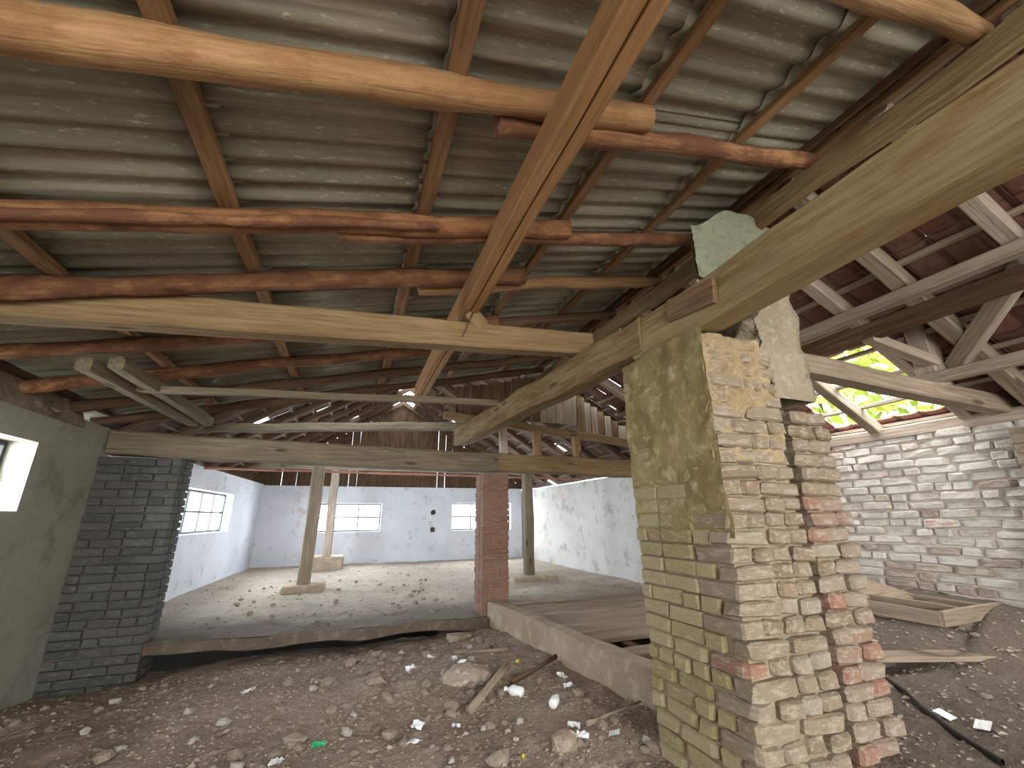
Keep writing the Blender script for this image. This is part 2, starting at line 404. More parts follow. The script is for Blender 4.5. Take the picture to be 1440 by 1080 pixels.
# ------------------------------------------------------------------ ground and floors
def hz(x, y):
    """height of the earth floor in front: ditch by the left wall, mound in the middle, heap by the right wall"""
    h = -0.17 - 0.09 * sm(-0.9, -2.0, x) + 0.10 * sm(0.7, 1.7, x) + 0.07 * math.exp(-((x - 0.5) ** 2 + (y - 4.0) ** 2) / 0.5)
    h += 0.15 * sm(1.75, 2.3, x) + 0.36 * sm(3.3, 4.7, x) * sm(0.8, 2.2, y)
    h -= 0.30 * sm(1.8, 2.1, x) * sm(2.7, 3.1, y)
    h -= 0.05 * sm(4.8, 5.2, y)
    return h + 0.035 * fbm(x * 1.7, y * 1.7, 3.0) + 0.012 * fbm(x * 9, y * 9, 8.0, 3)


g = grid('ground', 2, 2, lambda u, v: (-60 + 120 * u, -50 + 120 * v, -0.62), 'bright_ground', smooth=False); tag(g, kind='structure')
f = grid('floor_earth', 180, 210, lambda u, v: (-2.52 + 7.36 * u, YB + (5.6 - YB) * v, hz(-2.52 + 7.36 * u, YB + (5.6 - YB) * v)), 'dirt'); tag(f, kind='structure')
# raised concrete floor of the back hall
V_ = lambda u, v: (-2.5 + 7.3 * u, 5.32 + 7.0 * v, 0.0 + 0.018 * fbm((-2.5 + 7.3 * u) * 2.2, (5.32 + 7 * v) * 2.2, 1.0))
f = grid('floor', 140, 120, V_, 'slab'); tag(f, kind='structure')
lip = beam('floor_edge', (-2.45, 5.40, -0.05), (1.60, 5.36, -0.045), 0.16, 0.11, 'old_earth', j=0.02, seg=50); tag(lip, kind='structure')

# ------------------------------------------------------------------ left wall and its windows
LX = -2.36


def window(name, org, du, dn, w_, h_, cols, rows, depth=0.12, bar=0.03):
    """steel-barred window standing in a wall opening: frame, muntin, pane, window_sill; du along the wall, dn into the room"""
    r = bpy.data.objects.new(name, None); COL.objects.link(r); r.location = org; tag(r, kind='structure')
    du, dn = Vector(du), Vector(dn); up = Vector((0, 0, 1))

    def bx(nm, u0, u1, z0, z1, t, mat, off=0.0):
        V, F = chamfer_box(u1 - u0, t, z1 - z0, 0.003)
        c = du * ((u0 + u1) / 2) + up * ((z0 + z1) / 2) + dn * off
        V = [tuple(c + du * p[0] + dn * p[1] + up * p[2]) for p in V]
        return link(nm, mesh(nm, V, F), mat, r)
    b = 0.035
    bx('window_frame', 0, w_, 0, b, 0.05, 'steel'); bx('window_frame', 0, w_, h_ - b, h_, 0.05, 'steel')
    bx('window_frame', 0, b, b, h_ - b, 0.05, 'steel'); bx('window_frame', w_ - b, w_, b, h_ - b, 0.05, 'steel')
    for k in range(1, cols): bx('muntin', w_ * k / cols - bar / 2, w_ * k / cols + bar / 2, b, h_ - b, 0.03, 'steel')
    for k in range(1, rows): bx('muntin', b, w_ - b, h_ * k / rows - bar / 2, h_ * k / rows + bar / 2, 0.028, 'steel')
    for i in range(cols):
        for k in range(rows):
            bx('pane', max(b, w_ * i / cols + 0.01), min(w_ - b, w_ * (i + 1) / cols - 0.01), max(b, h_ * k / rows + 0.01), min(h_ - b, h_ * (k + 1) / rows - 0.01), 0.004, 'glass', -0.004)
    return r


T = 0.3
w1 = (2.9, 4.40, 1.17, 1.69)
wl = boxes('wall_left', [(LX - T, LX, YB, w1[0], -0.6, 1.98), (LX - T, LX, w1[1], 5.45, -0.6, 1.98), (LX - T, LX, w1[0], w1[1], -0.6, w1[2]), (LX - T, LX, w1[0], w1[1], w1[3], 1.98)], 'wall_grey')
tag(wl, kind='structure')
window('window_1', (LX - 0.2, w1[1], w1[2]), (0, -1, 0), (1, 0, 0), w1[1] - w1[0], w1[3] - w1[2], 3, 2)
BA = 0.055
w2 = (2.4, 4.75, 0.88, 1.57)
wb = boxes('wall_left_back', [(-T, 0, 0, w2[0], -0.6, 1.93), (-T, 0, w2[1], 7.1, -0.6, 1.93), (-T, 0, w2[0], w2[1], -0.6, w2[2]), (-T, 0, w2[0], w2[1], w2[3], 1.93)], 'wall_bluelit')
wb.location = (-2.5, 5.45, 0); wb.rotation_euler = (0, 0, -BA)
tag(wb, kind='structure')
wd = lambda a, y: (-2.5 + a * math.cos(BA) + y * math.sin(BA), 5.45 - a * math.sin(BA) + y * math.cos(BA))
window('window_2', (*wd(-0.16, w2[1]), w2[2]), (-math.sin(BA), -math.cos(BA), 0), (math.cos(BA), -math.sin(BA), 0), w2[1] - w2[0], w2[3] - w2[2], 4, 2)
# back wall
BY = 12.3
wa, wc = (-0.95, 0.75, 0.77, 1.47), (2.65, 4.40, 0.76, 1.48)
bw = boxes('wall_back', [(-2.2, wa[0], BY, BY + T, -0.6, 1.90), (wa[1], wc[0], BY, BY + T, -0.6, 1.90), (wc[1], 4.75, BY, BY + T, -0.6, 1.90),
                         (wa[0], wa[1], BY, BY + T, -0.6, wa[2]), (wa[0], wa[1], BY, BY + T, wa[3], 1.90),
                         (wc[0], wc[1], BY, BY + T, -0.6, wc[2]), (wc[0], wc[1], BY, BY + T, wc[3], 1.90)], 'wall_bluelit')
tag(bw, kind='structure')
window('window_3', (wa[0], BY + 0.15, wa[2]), (1, 0, 0), (0, -1, 0), wa[1] - wa[0], wa[3] - wa[2], 3, 2)
window('window_4', (wc[0], BY + 0.15, wc[2]), (1, 0, 0), (0, -1, 0), wc[1] - wc[0], wc[3] - wc[2], 3, 2)
for z_, lab in ((1.24, 'upper of two small dark blocks standing in for holes on the far wall between its windows'), (0.79, 'lower of two small dark blocks standing in for holes on the far wall between its windows')):
    V, F = chamfer_box(0.12, 0.05, 0.12, 0.03, 0.012); o = link('hole_block', mesh('hole_block', V, F), 'iron', None, (2.13, BY - 0.015, z_)); tag(o, lab, 'dark_block', None, 'thing')  # dark block painting the shade of a hole in the wall
RX = 4.78
rb = boxes('wall_right_back', [(RX, RX + T, 5.5, 12.6, -0.6, 1.84)], 'wall_white'); tag(rb, kind='structure')
# right wall in front: whitewashed bricks
wr = boxes('wall_right', [(RX + 0.012, RX + T, YB, 5.5, -0.6, 1.76)], 'mortar_white'); tag(wr, kind='structure')
rg = random.Random(3)
cnt = 0; rest = []
for row in range(26):
    z = -0.06 + row * 0.0745
    if z > 1.74: break
    y = 0.9 - rg.uniform(0, 0.2)
    while y < 4.7:
        L = rg.choice((0.245, 0.245, 0.12)); prd = rg.uniform(-0.012, 0.012)
        seen = 1.35 < y < 3.6 and z > 0.22
        c_, s_ = (RX + 0.045 - prd, y + L / 2, z + 0.034 + rg.uniform(-.004, .004)), (0.12, L + 0.004, 0.07 + rg.uniform(-.01, .003))
        y += L + 0.012
        if seen and cnt < 298:
            one_brick(wr, c_, s_, 'brick_white' if rg.random() < sm(0.2, 1.2, z + 0.1) * 0.75 + 0.2 else 'brick_rosy', rnd=rg, tilt=0.03, worn=True); cnt += 1
        else: rest.append((c_, s_))
V, F = [], []
for c_, s_ in rest:
    v_, f_ = chamfer_box(*s_, 0.006, 0.003, rg); n = len(V)
    V += [(p[0] + c_[0], p[1] + c_[1], p[2] + c_[2]) for p in v_]; F += [[n + k for k in q_] for q_ in f_]
o = link('brickwork', mesh('brickwork', V, F), 'brick_white', wr); o['kind'] = 'stuff'
wp = beam('wall_plate', (RX + 0.06, YB, 1.82), (RX + 0.06, 5.5, 1.84), 0.17, 0.11, 'pale', 'pale pinkish timber plate lying along the top of the whitewashed brick wall', 'beam', seed=4)
wp2 = beam('wall_plate', (LX - 0.12, YB, 2.02), (LX - 0.12, 4.9, 2.0), 0.18, 0.10, 'log_dark', 'dark timber plate along the top of the grey plastered wall', 'beam', j=0.01, seed=5)

# ------------------------------------------------------------------ masonry piers
def pier_faces(parent, x0, x1, y0, y1, z0, z1, mats, rg, rough, ztop=lambda u, v: 99):
    """bricks of the left face (x0), front face (y0) and right face (x1) of a pier, bonded at the corners"""
    n = 0
    H = 0.0745
    for row in range(int((z1 - z0) / H)):
        z = z0 + row * H + 0.034
        e = row % 2
        xs = x0 if e else x0 + 0.125
        x = xs
        while x < x1 - 0.03:      # front
            L = rg.choice((0.12, 0.12, 0.24)) if x > xs else (0.24 if e else 0.12)
            L = min(L, x1 - x)
            if L < 0.05: break
            if z < ztop(x + L / 2, 0):
                pr = rg.uniform(-rough, rough * 0.7)
                one_brick(parent, (x + L / 2, y0 + 0.06 + pr, z + rg.uniform(-.004, .004)), (L - 0.006, 0.125, 0.071 + rg.uniform(-0.008, 0.003)), mats[0], rnd=rg, tilt=0.045, worn=True); n += 1
            x += L
        y = y0 if not e else y0 + 0.125
        first = True
        while y < y1 - 0.03:      # left
            L = (0.12 if rg.random() < 0.25 else 0.24) if not first else (0.12 if e else 0.24)
            first = False
            L = min(L, y1 - y)
            if L < 0.05: break
            if not (y < y0 + 0.02 and e) and z < ztop(x0, y):
                one_brick(parent, (x0 + 0.06 + rg.uniform(-0.006, 0.006), y + L / 2, z), (0.12, L - 0.009, 0.067), mats[0] if y < y0 + 0.02 else mats[1], rnd=rg, tilt=0.02, worn=z < 0.5); n += 1
            y += L
    return n


rg = random.Random(11)
P = thing('brick_pier', 'thick beige brick pier with crumbling clay plaster under the heavy main beam', 'pillar', (1.6, 1.57, -0.45))
core = boxes('mortar_core', [(0.024, 0.465, 0.024, 0.69, 0, 2.36)], 'mortar', P)
nb = pier_faces(P, 1.6, 2.09, 1.57, 2.26, -0.45, 2.0, ('brick', 'brick_olive'), rg, 0.02, lambda u, v: 2.02 - 0.25 * max(0, (u - 1.85)) / 0.25 if v == 0 else 2.02)
# eroded clay plaster over the upper left face and the upper front


def clay_left(u, v):
    y = 1.552 + 0.70 * u; z = 1.0 + 1.03 * v
    d = 0.022 * sm(1.02, 1.45, z + 0.25 * fbm(y * 3, z * 3, 2)) - 0.012 + 0.014 * fbm(y * 7, z * 7, 5)
    return (1.6 - d - 1.6, y - 1.57, z + 0.45)


def clay_front(u, v):
    x = 1.588 + 0.45 * u; z = 1.35 + 0.67 * v
    d = 0.022 * sm(1.4, 1.85, z + 0.4 * fbm(x * 4, z * 4, 9)) - 0.018 + 0.034 * fbm(x * 10, z * 10, 4)
    return (x - 1.6, 1.57 - d - 1.57 + 0.03 * sm(1.85, 2.02, z), z + 0.45)


grid('clay_plaster', 40, 60, clay_left, 'clay', P, flip=True)
grid('clay_plaster', 44, 60, clay_front, 'clay_tan', P)
grid('clay_cap', 24, 28, lambda u, v: (0.5 * u, 0.02 + 0.66 * v, 2.455 + 0.02 * fbm(u * 5, v * 5, 1) - 0.22 * sm(0.5, 1.0, u) - 0.05 * sm(0.25, 0.0, v)), 'clay_tan', P)
P2 = thing('brick_buttress', 'narrow pinkish brick buttress split from the thick pier by a long dark crack', 'pillar', (2.14, 1.58, -0.45))
boxes('mortar_core', [(0.03, 0.28, 0.03, 0.55, 0, 2.06)], 'mortar', P2)
boxes('hole_shade', [(-0.10, 0.10, 0.24, 0.52, 0, 2.36)], 'mortar_dark', P2)  # dark block added behind the hole and crack to paint their shade
H = 0.0745
for row in range(28):
    z = -0.45 + row * H + 0.034
    x = 2.15 - 0.012 * rg.random()
    wl_ = (0.12, 0.17) if row % 2 else (0.18, 0.12)
    for L in wl_:
        one_brick(P2, (x + L / 2, 1.58 + 0.06 + rg.uniform(-0.018, 0.014), z), (L - 0.005, 0.125, 0.071), 'brick_pink' if row < 13 or rg.random() < 0.5 else 'brick', rnd=rg, tilt=0.045, worn=True)
        x += L
    for y0_, L in ((1.70, 0.24), (1.945, 0.2)):
        one_brick(P2, (2.43 - 0.06, y0_ + L / 2, z), (0.12, L - 0.01, 0.066), 'brick_pink', rnd=rg)
P3 = thing('plastered_column', 'rough plastered masonry column rising behind the heavy beam to the ridge', 'pillar', (2.2, 1.98, 1.6))


def col_shell(u, v):
    a = u * 4; k = int(a) % 4; t = a - int(a)
    cs = [(-0.38, -0.23), (0.44, -0.23), (0.44, 0.2), (0.12, 0.2)]
    p, q_ = cs[k], cs[(k + 1) % 4]
    x, y = p[0] + (q_[0] - p[0]) * t, p[1] + (q_[1] - p[1]) * t
    ux = (x + 0.38) / 0.72; z = 0.16 + v * (1.04 + 0.20 * sm(0.0, 0.5, ux) - 0.05 * sm(0.7, 1.0, ux))
    r = 1 + 0.06 * fbm(x * 7 + 3, z * 7, y * 7)
    s = 1 - 0.06 * v
    if z < 0.75: x = max(x, 0.06 - 0.1 * fbm(z * 6, y * 4))       # the lower left part has fallen away
    return (x * r * s, y * r * s, z)


grid('plaster_shell', 64, 44, col_shell, 'rubble_plaster', P3)
grid('green_plaster', 20, 24, lambda u, v: (-0.385 + 0.72 * u, -0.262 - 0.012 * fbm(u * 5, v * 5, 7), 0.86 + (0.36 + 0.20 * sm(0.0, 0.5, u) - 0.05 * sm(0.7, 1.0, u)) * v), 'green_plaster', P3)
# red brick column
C = thing('brick_column', 'slender red brick column standing on the edge of the raised floor', 'pillar', (1.73, 5.58, -0.3))
boxes('mortar_core', [(-0.166, 0.166, -0.166, 0.166, 0.25, 1.93)], 'mortar', C)
boxes('footing', [(-0.2, 0.19, -0.2, 0.2, -0.1, 0.27)], 'concrete', C)
rg = random.Random(5)
for row in range(22):
    z = -0.03 + row * 0.0765 + 0.036
    a = [(0.24, 0.12), (0.12, 0.24)][row % 2]
    for sy in (-1, 1):
        x = 1.55
        for L in (a if sy < 0 else a[::-1]):
            one_brick(C, (x + L / 2, 5.58 + sy * 0.12 + rg.uniform(-.005, .005), z), (L - 0.012, 0.118, 0.064), 'brick_red', rnd=rg, worn=rg.random() < .4); x += L
    for sx in (-1, 1):
        one_brick(C, (1.73 + sx * 0.12, 5.58, z), (0.118, 0.115, 0.067), 'brick_red', rnd=rg)
# pilaster on the left, shade put into its brick colour, carrying the cross beam
G = thing('brick_pilaster', 'shade-darkened grey brick pilaster against the plastered wall under the cross beam', 'pillar', (-2.08, 5.42, -0.5))
boxes('mortar_core', [(-0.34, 0.39, -0.1, 0.2, 0, 2.2)], 'mortar_dark', G)
for row in range(29):
    z = -0.5 + row * 0.0755 + 0.036; x = -2.38 - (0.12 if row % 2 else 0)
    while x < -1.67:  # courses
        L = min(rg.choice((0.245, 0.245, 0.125)), -1.665 - x)
        if L < 0.04: break
        one_brick(G, (x + L / 2, 5.30 + 0.05 + rg.uniform(-0.008, 0.008), z), (L - 0.01, 0.12, 0.066), 'brick_dark', rnd=rg); x += L
    one_brick(G, (-1.73, 5.53, z), (0.12, 0.2, 0.066), 'brick_dark', rnd=rg)
# short pier on the right wall carrying the tie beam
G2 = thing('wall_pier', 'shallow brick pier on the whitewashed wall below the end of the roof tie', 'pillar', (4.68, 1.55, -0.2))
boxes('mortar_core', [(-0.09, 0.09, -0.16, 0.16, 0, 1.9)], 'mortar', G2)
for row in range(25):
    z = -0.2 + row * 0.0745 + 0.035
    one_brick(G2, (4.64, 1.47 + 0.01 * (row % 2), z), (0.12, 0.19, 0.066), 'brick_pink', rnd=rg)
    one_brick(G2, (4.64, 1.645, z), (0.12, 0.13, 0.066), 'brick_pink', rnd=rg)

# ------------------------------------------------------------------ main timbers
beam('main_beam', (1.69, YB, 2.16), (1.69, 2.12, 2.17), 0.19, 0.25, 'beam', 'massive mustard coloured beam resting on the thick brick pier', 'beam', j=0.009, seg=40, seed=1, notch=0.0)
beam('main_beam', (1.655, 2.02, 2.17), (1.30, 5.62, 2.13), 0.18, 0.23, 'beam_far', 'heavy cracked beam running from the thick pier to the cross beam', 'beam', j=0.014, seg=24, seed=2, notch=0.02)
beam('ridge_beam', (2.41, YB, 3.01), (2.41, 5.6, 3.0), 0.07, 0.13, 'beam_far', 'dusty ridge timber along the upper edge of the corrugated roof', 'beam', j=0.01, seed=3)
beam('nailed_board', (1.585, 1.42, 2.16), (1.585, 1.75, 2.20), 0.03, 0.13, 'batten_dark', 'short brown board nailed on the beam above the thick pier', 'board', seg=4)
rg = random.Random(40)
for k, lab in enumerate(('crumbling brown infill between wall head and eave, closest to the picture edge', 'crumbling brown infill between wall head and eave, in the middle stretch', 'crumbling brown infill between wall head and eave, next to the pilaster')):
    a, b = (YB, 2.3, 3.6)[k], (2.28, 3.58, 4.9)[k]
    fn = lambda u, v: (LX + 0.015 - 0.05 * v + 0.03 * fbm(u * (b - a) * 4, v * 2, k), a + (b - a) * u, 1.90 + 0.23 * v + (0.035 * fbm(u * (b - a) * 3, k, 4) if v > .5 else 0))
    tag(grid('eave_infill', 40, 6, fn, 'infill', None), lab, 'masonry', None, 'thing')
beam('cross_beam', (-2.34, 5.42, 1.84), (1.73, 5.42, 1.785), 0.20, 0.24, 'old', 'old greyish cross beam from the shade-darkened pilaster to the red column', 'beam', j=0.010, seg=22, seed=6)
beam('cross_beam', (1.735, 5.42, 1.785), (4.72, 5.42, 1.745), 0.20, 0.235, 'tie', 'tan cross beam continuing from the red column behind the thick pier', 'beam', j=0.008, seg=18, seed=16)
beam('tie_beam', (-2.34, 2.75, 2.155), (1.66, 2.75, 2.39), 0.15, 0.21, 'tie', 'long tan tie beam crossing below the log rafters', 'beam', j=0.005, seg=22, seed=7, taper=0.84)
pu = beam('purlin', (0.665, YB, 2.575), (0.655, 5.1, 2.575), 0.13, 0.17, 'purlin', 'squared split purlin running under the log rafters down the hall', 'beam', j=0.005, seg=26, seed=8, notch=0.03)
beam('strut', (0.66, 2.72, 2.50), (0.80, 2.74, 2.36), 0.10, 0.12, 'tie', 'short wooden strut propping the split purlin on the tan tie beam', 'strut', seg=3)
beam('iron_spike', (0.68, 2.655, 2.48), (0.60, 2.64, 2.28), 0.012, 0.012, 'iron', 'bent dark iron spike driven into the tan tie beam', 'spike', rnd=True, seg=4)
beam('eave_purlin', (-1.73, 3.40, 2.075), (-1.66, 5.30, 2.08), 0.09, 0.09, 'old', 'outer grey timber of the pair below the low rafters', 'beam', seed=9)
beam('eave_purlin', (-1.57, 3.42, 2.11), (-1.52, 5.30, 2.10), 0.09, 0.09, 'old', 'inner grey timber of the pair below the low rafters', 'beam', seed=10)

# ------------------------------------------------------------------ log rafters of the corrugated roof
SL, K0 = 0.225, 2.585
zr = lambda x: K0 + SL * x


def rafter(y, x0, x1, d0, d1, mat, label, off=0.0, dy=0.0, sq=1.0, bow=0.0):
    p0, p1 = (x0, y, zr(x0) + off), (x1, y + dy, zr(x1) + off)
    return beam('log_rafter', p0, p1, d0, d0 * sq, mat, label, 'rafter', rnd=True, j=0.009, taper=d1 / d0, bow=bow)


rafter(0.56, -2.6, 2.45, 0.12, 0.10, 'batten', 'brown rafter at the top edge of the picture beside the ridge')
rafter(1.23, -2.65, 1.13, 0.155, 0.115, 'log_light', 'thickest pale log rafter nearest above, with a cut round end', 0.02)
rafter(1.31, 0.42, 2.42, 0.10, 0.09, 'bark', 'thin reddish rafter spliced to the thickest pale log', -0.015)
rafter(2.03, -2.62, 1.12, 0.125, 0.11, 'log', 'second orange log rafter with a sawn end past the split purlin')
rafter(2.10, -0.2, 2.40, 0.085, 0.085, 'bark', 'barky dark rafter spliced along the second orange log', -0.02)
rafter(1.955, -2.0, 0.3, 0.06, 0.05, 'bark', 'rough bark-covered edging slab against the second orange log', -0.045)
rafter(2.60, -2.6, 1.05, 0.10, 0.13, 'bark', 'third log rafter with bright orange stripped patches')
rafter(2.73, 0.3, 2.42, 0.10, 0.10, 'batten', 'tan rafter above the tie beam, spliced to the third log', -0.01)
rafter(3.42, -2.6, 1.1, 0.10, 0.12, 'bark', 'fourth log rafter just behind the tan tie beam')
rafter(3.48, 0.5, 2.42, 0.10, 0.09, 'log_dark', 'dark rafter running from behind the short strut to the ridge')
rafter(4.08, -2.55, 2.42, 0.11, 0.09, 'bark', 'fifth log rafter, dull brown, over the pair of grey timbers')
rafter(4.72, -2.55, 2.42, 0.11, 0.09, 'log_dark', 'sixth log rafter, dark, before the boarded gable')
rafter(5.32, -2.5, 2.42, 0.10, 0.09, 'log_dark', 'last dark rafter at the head of the boarded gable')
beam('tie_pole', (-1.75, 4.0, 2.08), (1.30, 4.0, 2.21), 0.05, 0.06, 'old', 'slim wooden pole hung across below the dark rafters', 'pole', j=0.006)
# battens
for x, lab in ((-2.35, 'thin batten under the corrugated sheets along the low eave'), (-1.52, 'thin batten under the corrugated sheets next above the eave'),
               (-0.66, 'thin batten under the corrugated sheets, first seen at the upper left'), (0.235, 'thin batten under the corrugated sheets beside the split purlin'),
               (1.11, 'thin batten under the corrugated sheets beyond the split purlin'), (1.84, 'thin batten under the corrugated sheets, second from the ridge'), (2.50, 'thin batten along the very top edge of the corrugated sheets')):
    beam('roof_batten', (x, YB, zr(x) + 0.075), (x - 0.02, 5.5, zr(x) + 0.075), 0.075 if x < 1 else 0.055, 0.045, 'batten' if x > -2 else 'log_dark', lab, 'batten', j=0.006)
beam('roof_batten', (2.36, YB, zr(2.36) + 0.075), (2.36, 5.5, zr(2.36) + 0.075), 0.03, 0.045, 'log_dark', 'narrow dark lath just below the top edge of the sheets', 'batten', j=0.005)
# corrugated sheets
CE = thing('ceiling', None, None, kind='structure')
xs = [-2.82, -1.56, -0.70, 0.195, 1.07, 1.80, 2.62]
lx_ang = math.atan(SL)


def sheet_mesh(L, W=0.93, per=0.133, amp=0.017, th=0.006):
    nw = int(W / per * 8); V, F = [], []
    for s in (0, 1):
        for k in range(nw + 1):
            y = W * k / nw
            z = amp * math.sin(2 * math.pi * y / per) - s * th
            V += [(0, y, z), (L / 2, y, z), (L, y, z)]
    n = (nw + 1) * 3
    for k in range(nw):
        for i in (0, 1):
            a = k * 3 + i
            F += [(a, a + 1, a + 4, a + 3), (n + a + 3, n + a + 4, n + a + 1, n + a)]
        for i in (0, 2):
            a = k * 3 + i
            F.append((a, a + 3, n + a + 3, n + a) if i == 0 else (a, n + a, n + a + 3, a + 3))
    return mesh('corrugated_sheet', V, F, True)


rg = random.Random(2)
for i in range(6):
    me = sheet_mesh((xs[i + 1] - xs[i]) / math.cos(lx_ang) + 0.12)
    proto = None
    for k in range(11):
        y = -1.35 + (k - 3) * 0.865
        o = link('corrugated_sheet', me, 'sheet', CE)
        o.location = (xs[i] - 0.02, y + rg.uniform(-0.01, 0.01), zr(xs[i]) + 0.128 + (0.006 if k % 2 else 0.0) - 0.004)
        o.rotation_euler = (rg.uniform(-0.004, 0.004), -lx_ang - 0.012 + rg.uniform(-0.003, 0.003), rg.uniform(-0.008, 0.008))

# ------------------------------------------------------------------ tiled roof on the right
SR = -0.57
zt = lambda x: 3.15 + SR * (x - 2.57)
ar = math.atan(SR)
TR = thing('ceiling_tiled', None, None, kind='structure')
def tile_mesh(w_=0.212, L=0.38, t=0.014):
    prof = [(-w_ / 2, 0.0), (-w_ / 2 + 0.03, 0.018), (-w_ / 2 + 0.06, 0), (0, -0.004), (w_ / 2 - 0.03, 0.0), (w_ / 2, 0.016)]
    V, F = [], []
    for x in (0, L):
        for y, z in prof: V.append((x, y, z))
        for y, z in prof[::-1]: V.append((x, y, z + t))
    n = 12
    for k in range(n):
        F.append((k, (k + 1) % n, n + (k + 1) % n, n + k))
    F += [tuple(range(n))[::-1], tuple(range(n, 2 * n))]
    return mesh('roof_tile', V, F)
tm = tile_mesh(); tm.materials.append(M['tile'])
rg = random.Random(9); nt = 0
for row in range(9):
    x = 2.50 + row * 0.29
    for k in range(33):
        y = -0.95 + k * 0.197
        if 3.98 < x + 0.15 < 4.95 and 2.15 < y < 3.15 and not (x > 4.6 and y < 2.35): continue
        if rg.random() < 0.008 and y > 2: continue
        if nt >= 298: continue
        o = bpy.data.objects.new('roof_tile', tm); COL.objects.link(o); o.parent = TR; nt += 1
        o.location = (x, y, zt(x) + 0.115 + rg.uniform(-.004, .004)); o.rotation_euler = (rg.uniform(-.03, .03), -ar - 0.05 + rg.uniform(-.02, .02), rg.uniform(-.03, .03))
V, F = [], []
for row in range(9):
    for k in range(14):
        x, y = 2.50 + row * 0.29, YB + 0.1 + k * 0.19
        if y > -1.0: continue
        v_, f_ = chamfer_box(0.37, 0.2, 0.014, 0.003); n = len(V)
        for p in v_:
            q0 = p[0] + 0.17; h = 0.125 + p[2] - p[0] * 0.04
            V.append((x + q0 * math.cos(ar) - h * math.sin(ar), y + p[1], zt(x) + q0 * math.sin(ar) + h * math.cos(ar)))
        F += [[n + a for a in q_] for q_ in f_]
o = link('roof_tiles', mesh('roof_tiles', V, F), 'tile', TR); o['kind'] = 'stuff'
for row in range(10):
    x = 2.55 + row * 0.29 if row < 9 else 4.98
    beam('roof_lath', (x, YB, zt(x) + 0.085), (x, 5.5, zt(x) + 0.085), 0.05, 0.03, 'pale', parent=TR, j=0.005, seed=row)
for k, (y, lab) in enumerate(((-0.6, 'squared rafter of the tiled roof closest to the open front'), (0.45, 'squared rafter of the tiled roof above the end of the heavy beam'), (0.99, 'squared rafter of the tiled roof at the frame edge, beyond the heavy beam'), (1.55, 'wide squared rafter of the tiled roof meeting the roof tie'),
                              (1.96, 'squared rafter of the tiled roof just beyond the plastered column'), (2.65, 'squared rafter of the tiled roof crossing the hole in the tiles'), (3.3, 'squared rafter of the tiled roof past the hole in the tiles'), (4.0, 'squared rafter of the tiled roof midway behind the brick pier'), (4.8, 'squared rafter of the tiled roof just before the boarded gable'))):
    beam('squared_rafter', (2.50, y, zt(2.50) + 0.01), (4.92, y + 0.03, zt(4.92) + 0.01), 0.09 if k != 3 else 0.11, 0.11, 'grey' if k % 2 else 'pale', lab, 'rafter', j=0.006, seed=20 + k)
beam('side_purlin', (3.46, YB, 2.55), (3.46, 4.5, 2.55), 0.10, 0.08, 'pale', 'pale purlin just under the rafters of the tiled roof', 'beam', j=0.008, seed=31)
beam('side_purlin', (3.44, YB, 2.36), (3.44, 4.5, 2.37), 0.09, 0.12, 'log_dark', 'dark purlin hanging just below the pale purlin of the tiled roof', 'beam', j=0.006, seed=32)
beam('side_purlin', (4.0, YB, 2.06), (4.0, 2.1, 2.06), 0.09, 0.08, 'pale', 'low pale purlin lying on the roof tie beside the post', 'beam', j=0.006, seed=33)
beam('roof_tie', (2.55, 1.87, 2.06), (4.84, 1.77, 1.90), 0.13, 0.13, 'plank', 'brown roof tie from the plastered column to the whitewashed wall', 'beam', j=0.006, seed=34)
beam('truss_post', (4.07, 1.80, 2.0), (4.03, 1.80, 2.66), 0.16, 0.13, 'pale', 'thick pale post with a peg hole standing on the roof tie', 'post', seg=4, seed=35)
beam('truss_post_peg', (4.02, 1.725, 2.58), (4.02, 1.745, 2.58), 0.03, 0.03, 'iron', 'small dark peg in the head of the thick pale post', 'peg', rnd=True, seg=2)
beam('truss_brace', (4.14, 1.70, 2.14), (3.62, 0.95, 2.60), 0.09, 0.11, 'pale', 'twisted pale brace climbing from the post toward the pale purlin', 'brace', seg=6, seed=36, roll=0.4)
beam('truss_strut', (3.40, 1.80, 2.32), (4.02, 1.76, 2.18), 0.08, 0.07, 'pale', 'short pale strut between the dark purlin and the thick post', 'strut', seg=4, seed=37)

# ------------------------------------------------------------------ boarded gable over the cross beam
GB = thing('board_gable', 'dark wall of upright boards closing the gable above the cross beam', 'boards', (0, 5.62, 2.2))
rg = random.Random(21)
x = 1.22
while x < 4.6:
    wd = rg.uniform(0.09, 0.15); top = (min(zr(x) + 0.02, zt(x) + 0.02) if x > 2 else zr(x)) - 0.02
    bot = 2.42 if x > 1.9 else 2.35
    if x > 3.0: bot = 2.25; 
    gap = rg.random() < 0.05 and x > 2.4
    if not gap and top > bot + 0.15:
        xa, ya = x + wd / 2, rg.uniform(-0.012, 0.012)
        beam('board', (xa + rg.uniform(-.008, .008), ya, bot - 2.2), (xa, ya, top - 2.2), wd - 0.005, 0.022, 'log_dark' if x < 2.3 else rg.choice(('log_dark', 'grey', 'batten_dark', 'grey')), parent=GB, seg=3, j=0.002, seed=int(x * 100))
    x += wd
beam('rail_beam', (1.05, 5.55, 2.41), (4.75, 5.55, 2.10), 0.11, 0.10, 'tie', 'lighter rail beam along the foot of the upright boards', 'beam', j=0.008, seed=41)
for x, lab in ((1.86, 'stub post between cross beam and rail, over the red column'), (2.36, 'stub post between cross beam and rail, second past the red column'), (2.98, 'stub post between cross beam and rail, closest to the thick pier')):
    beam('stub_post', (x, 5.46, 1.86), (x, 5.5, 2.36 - (x - 1.05) * 0.08), 0.10, 0.10, 'pale' if x < 2 else 'batten', lab, 'post', seg=3)

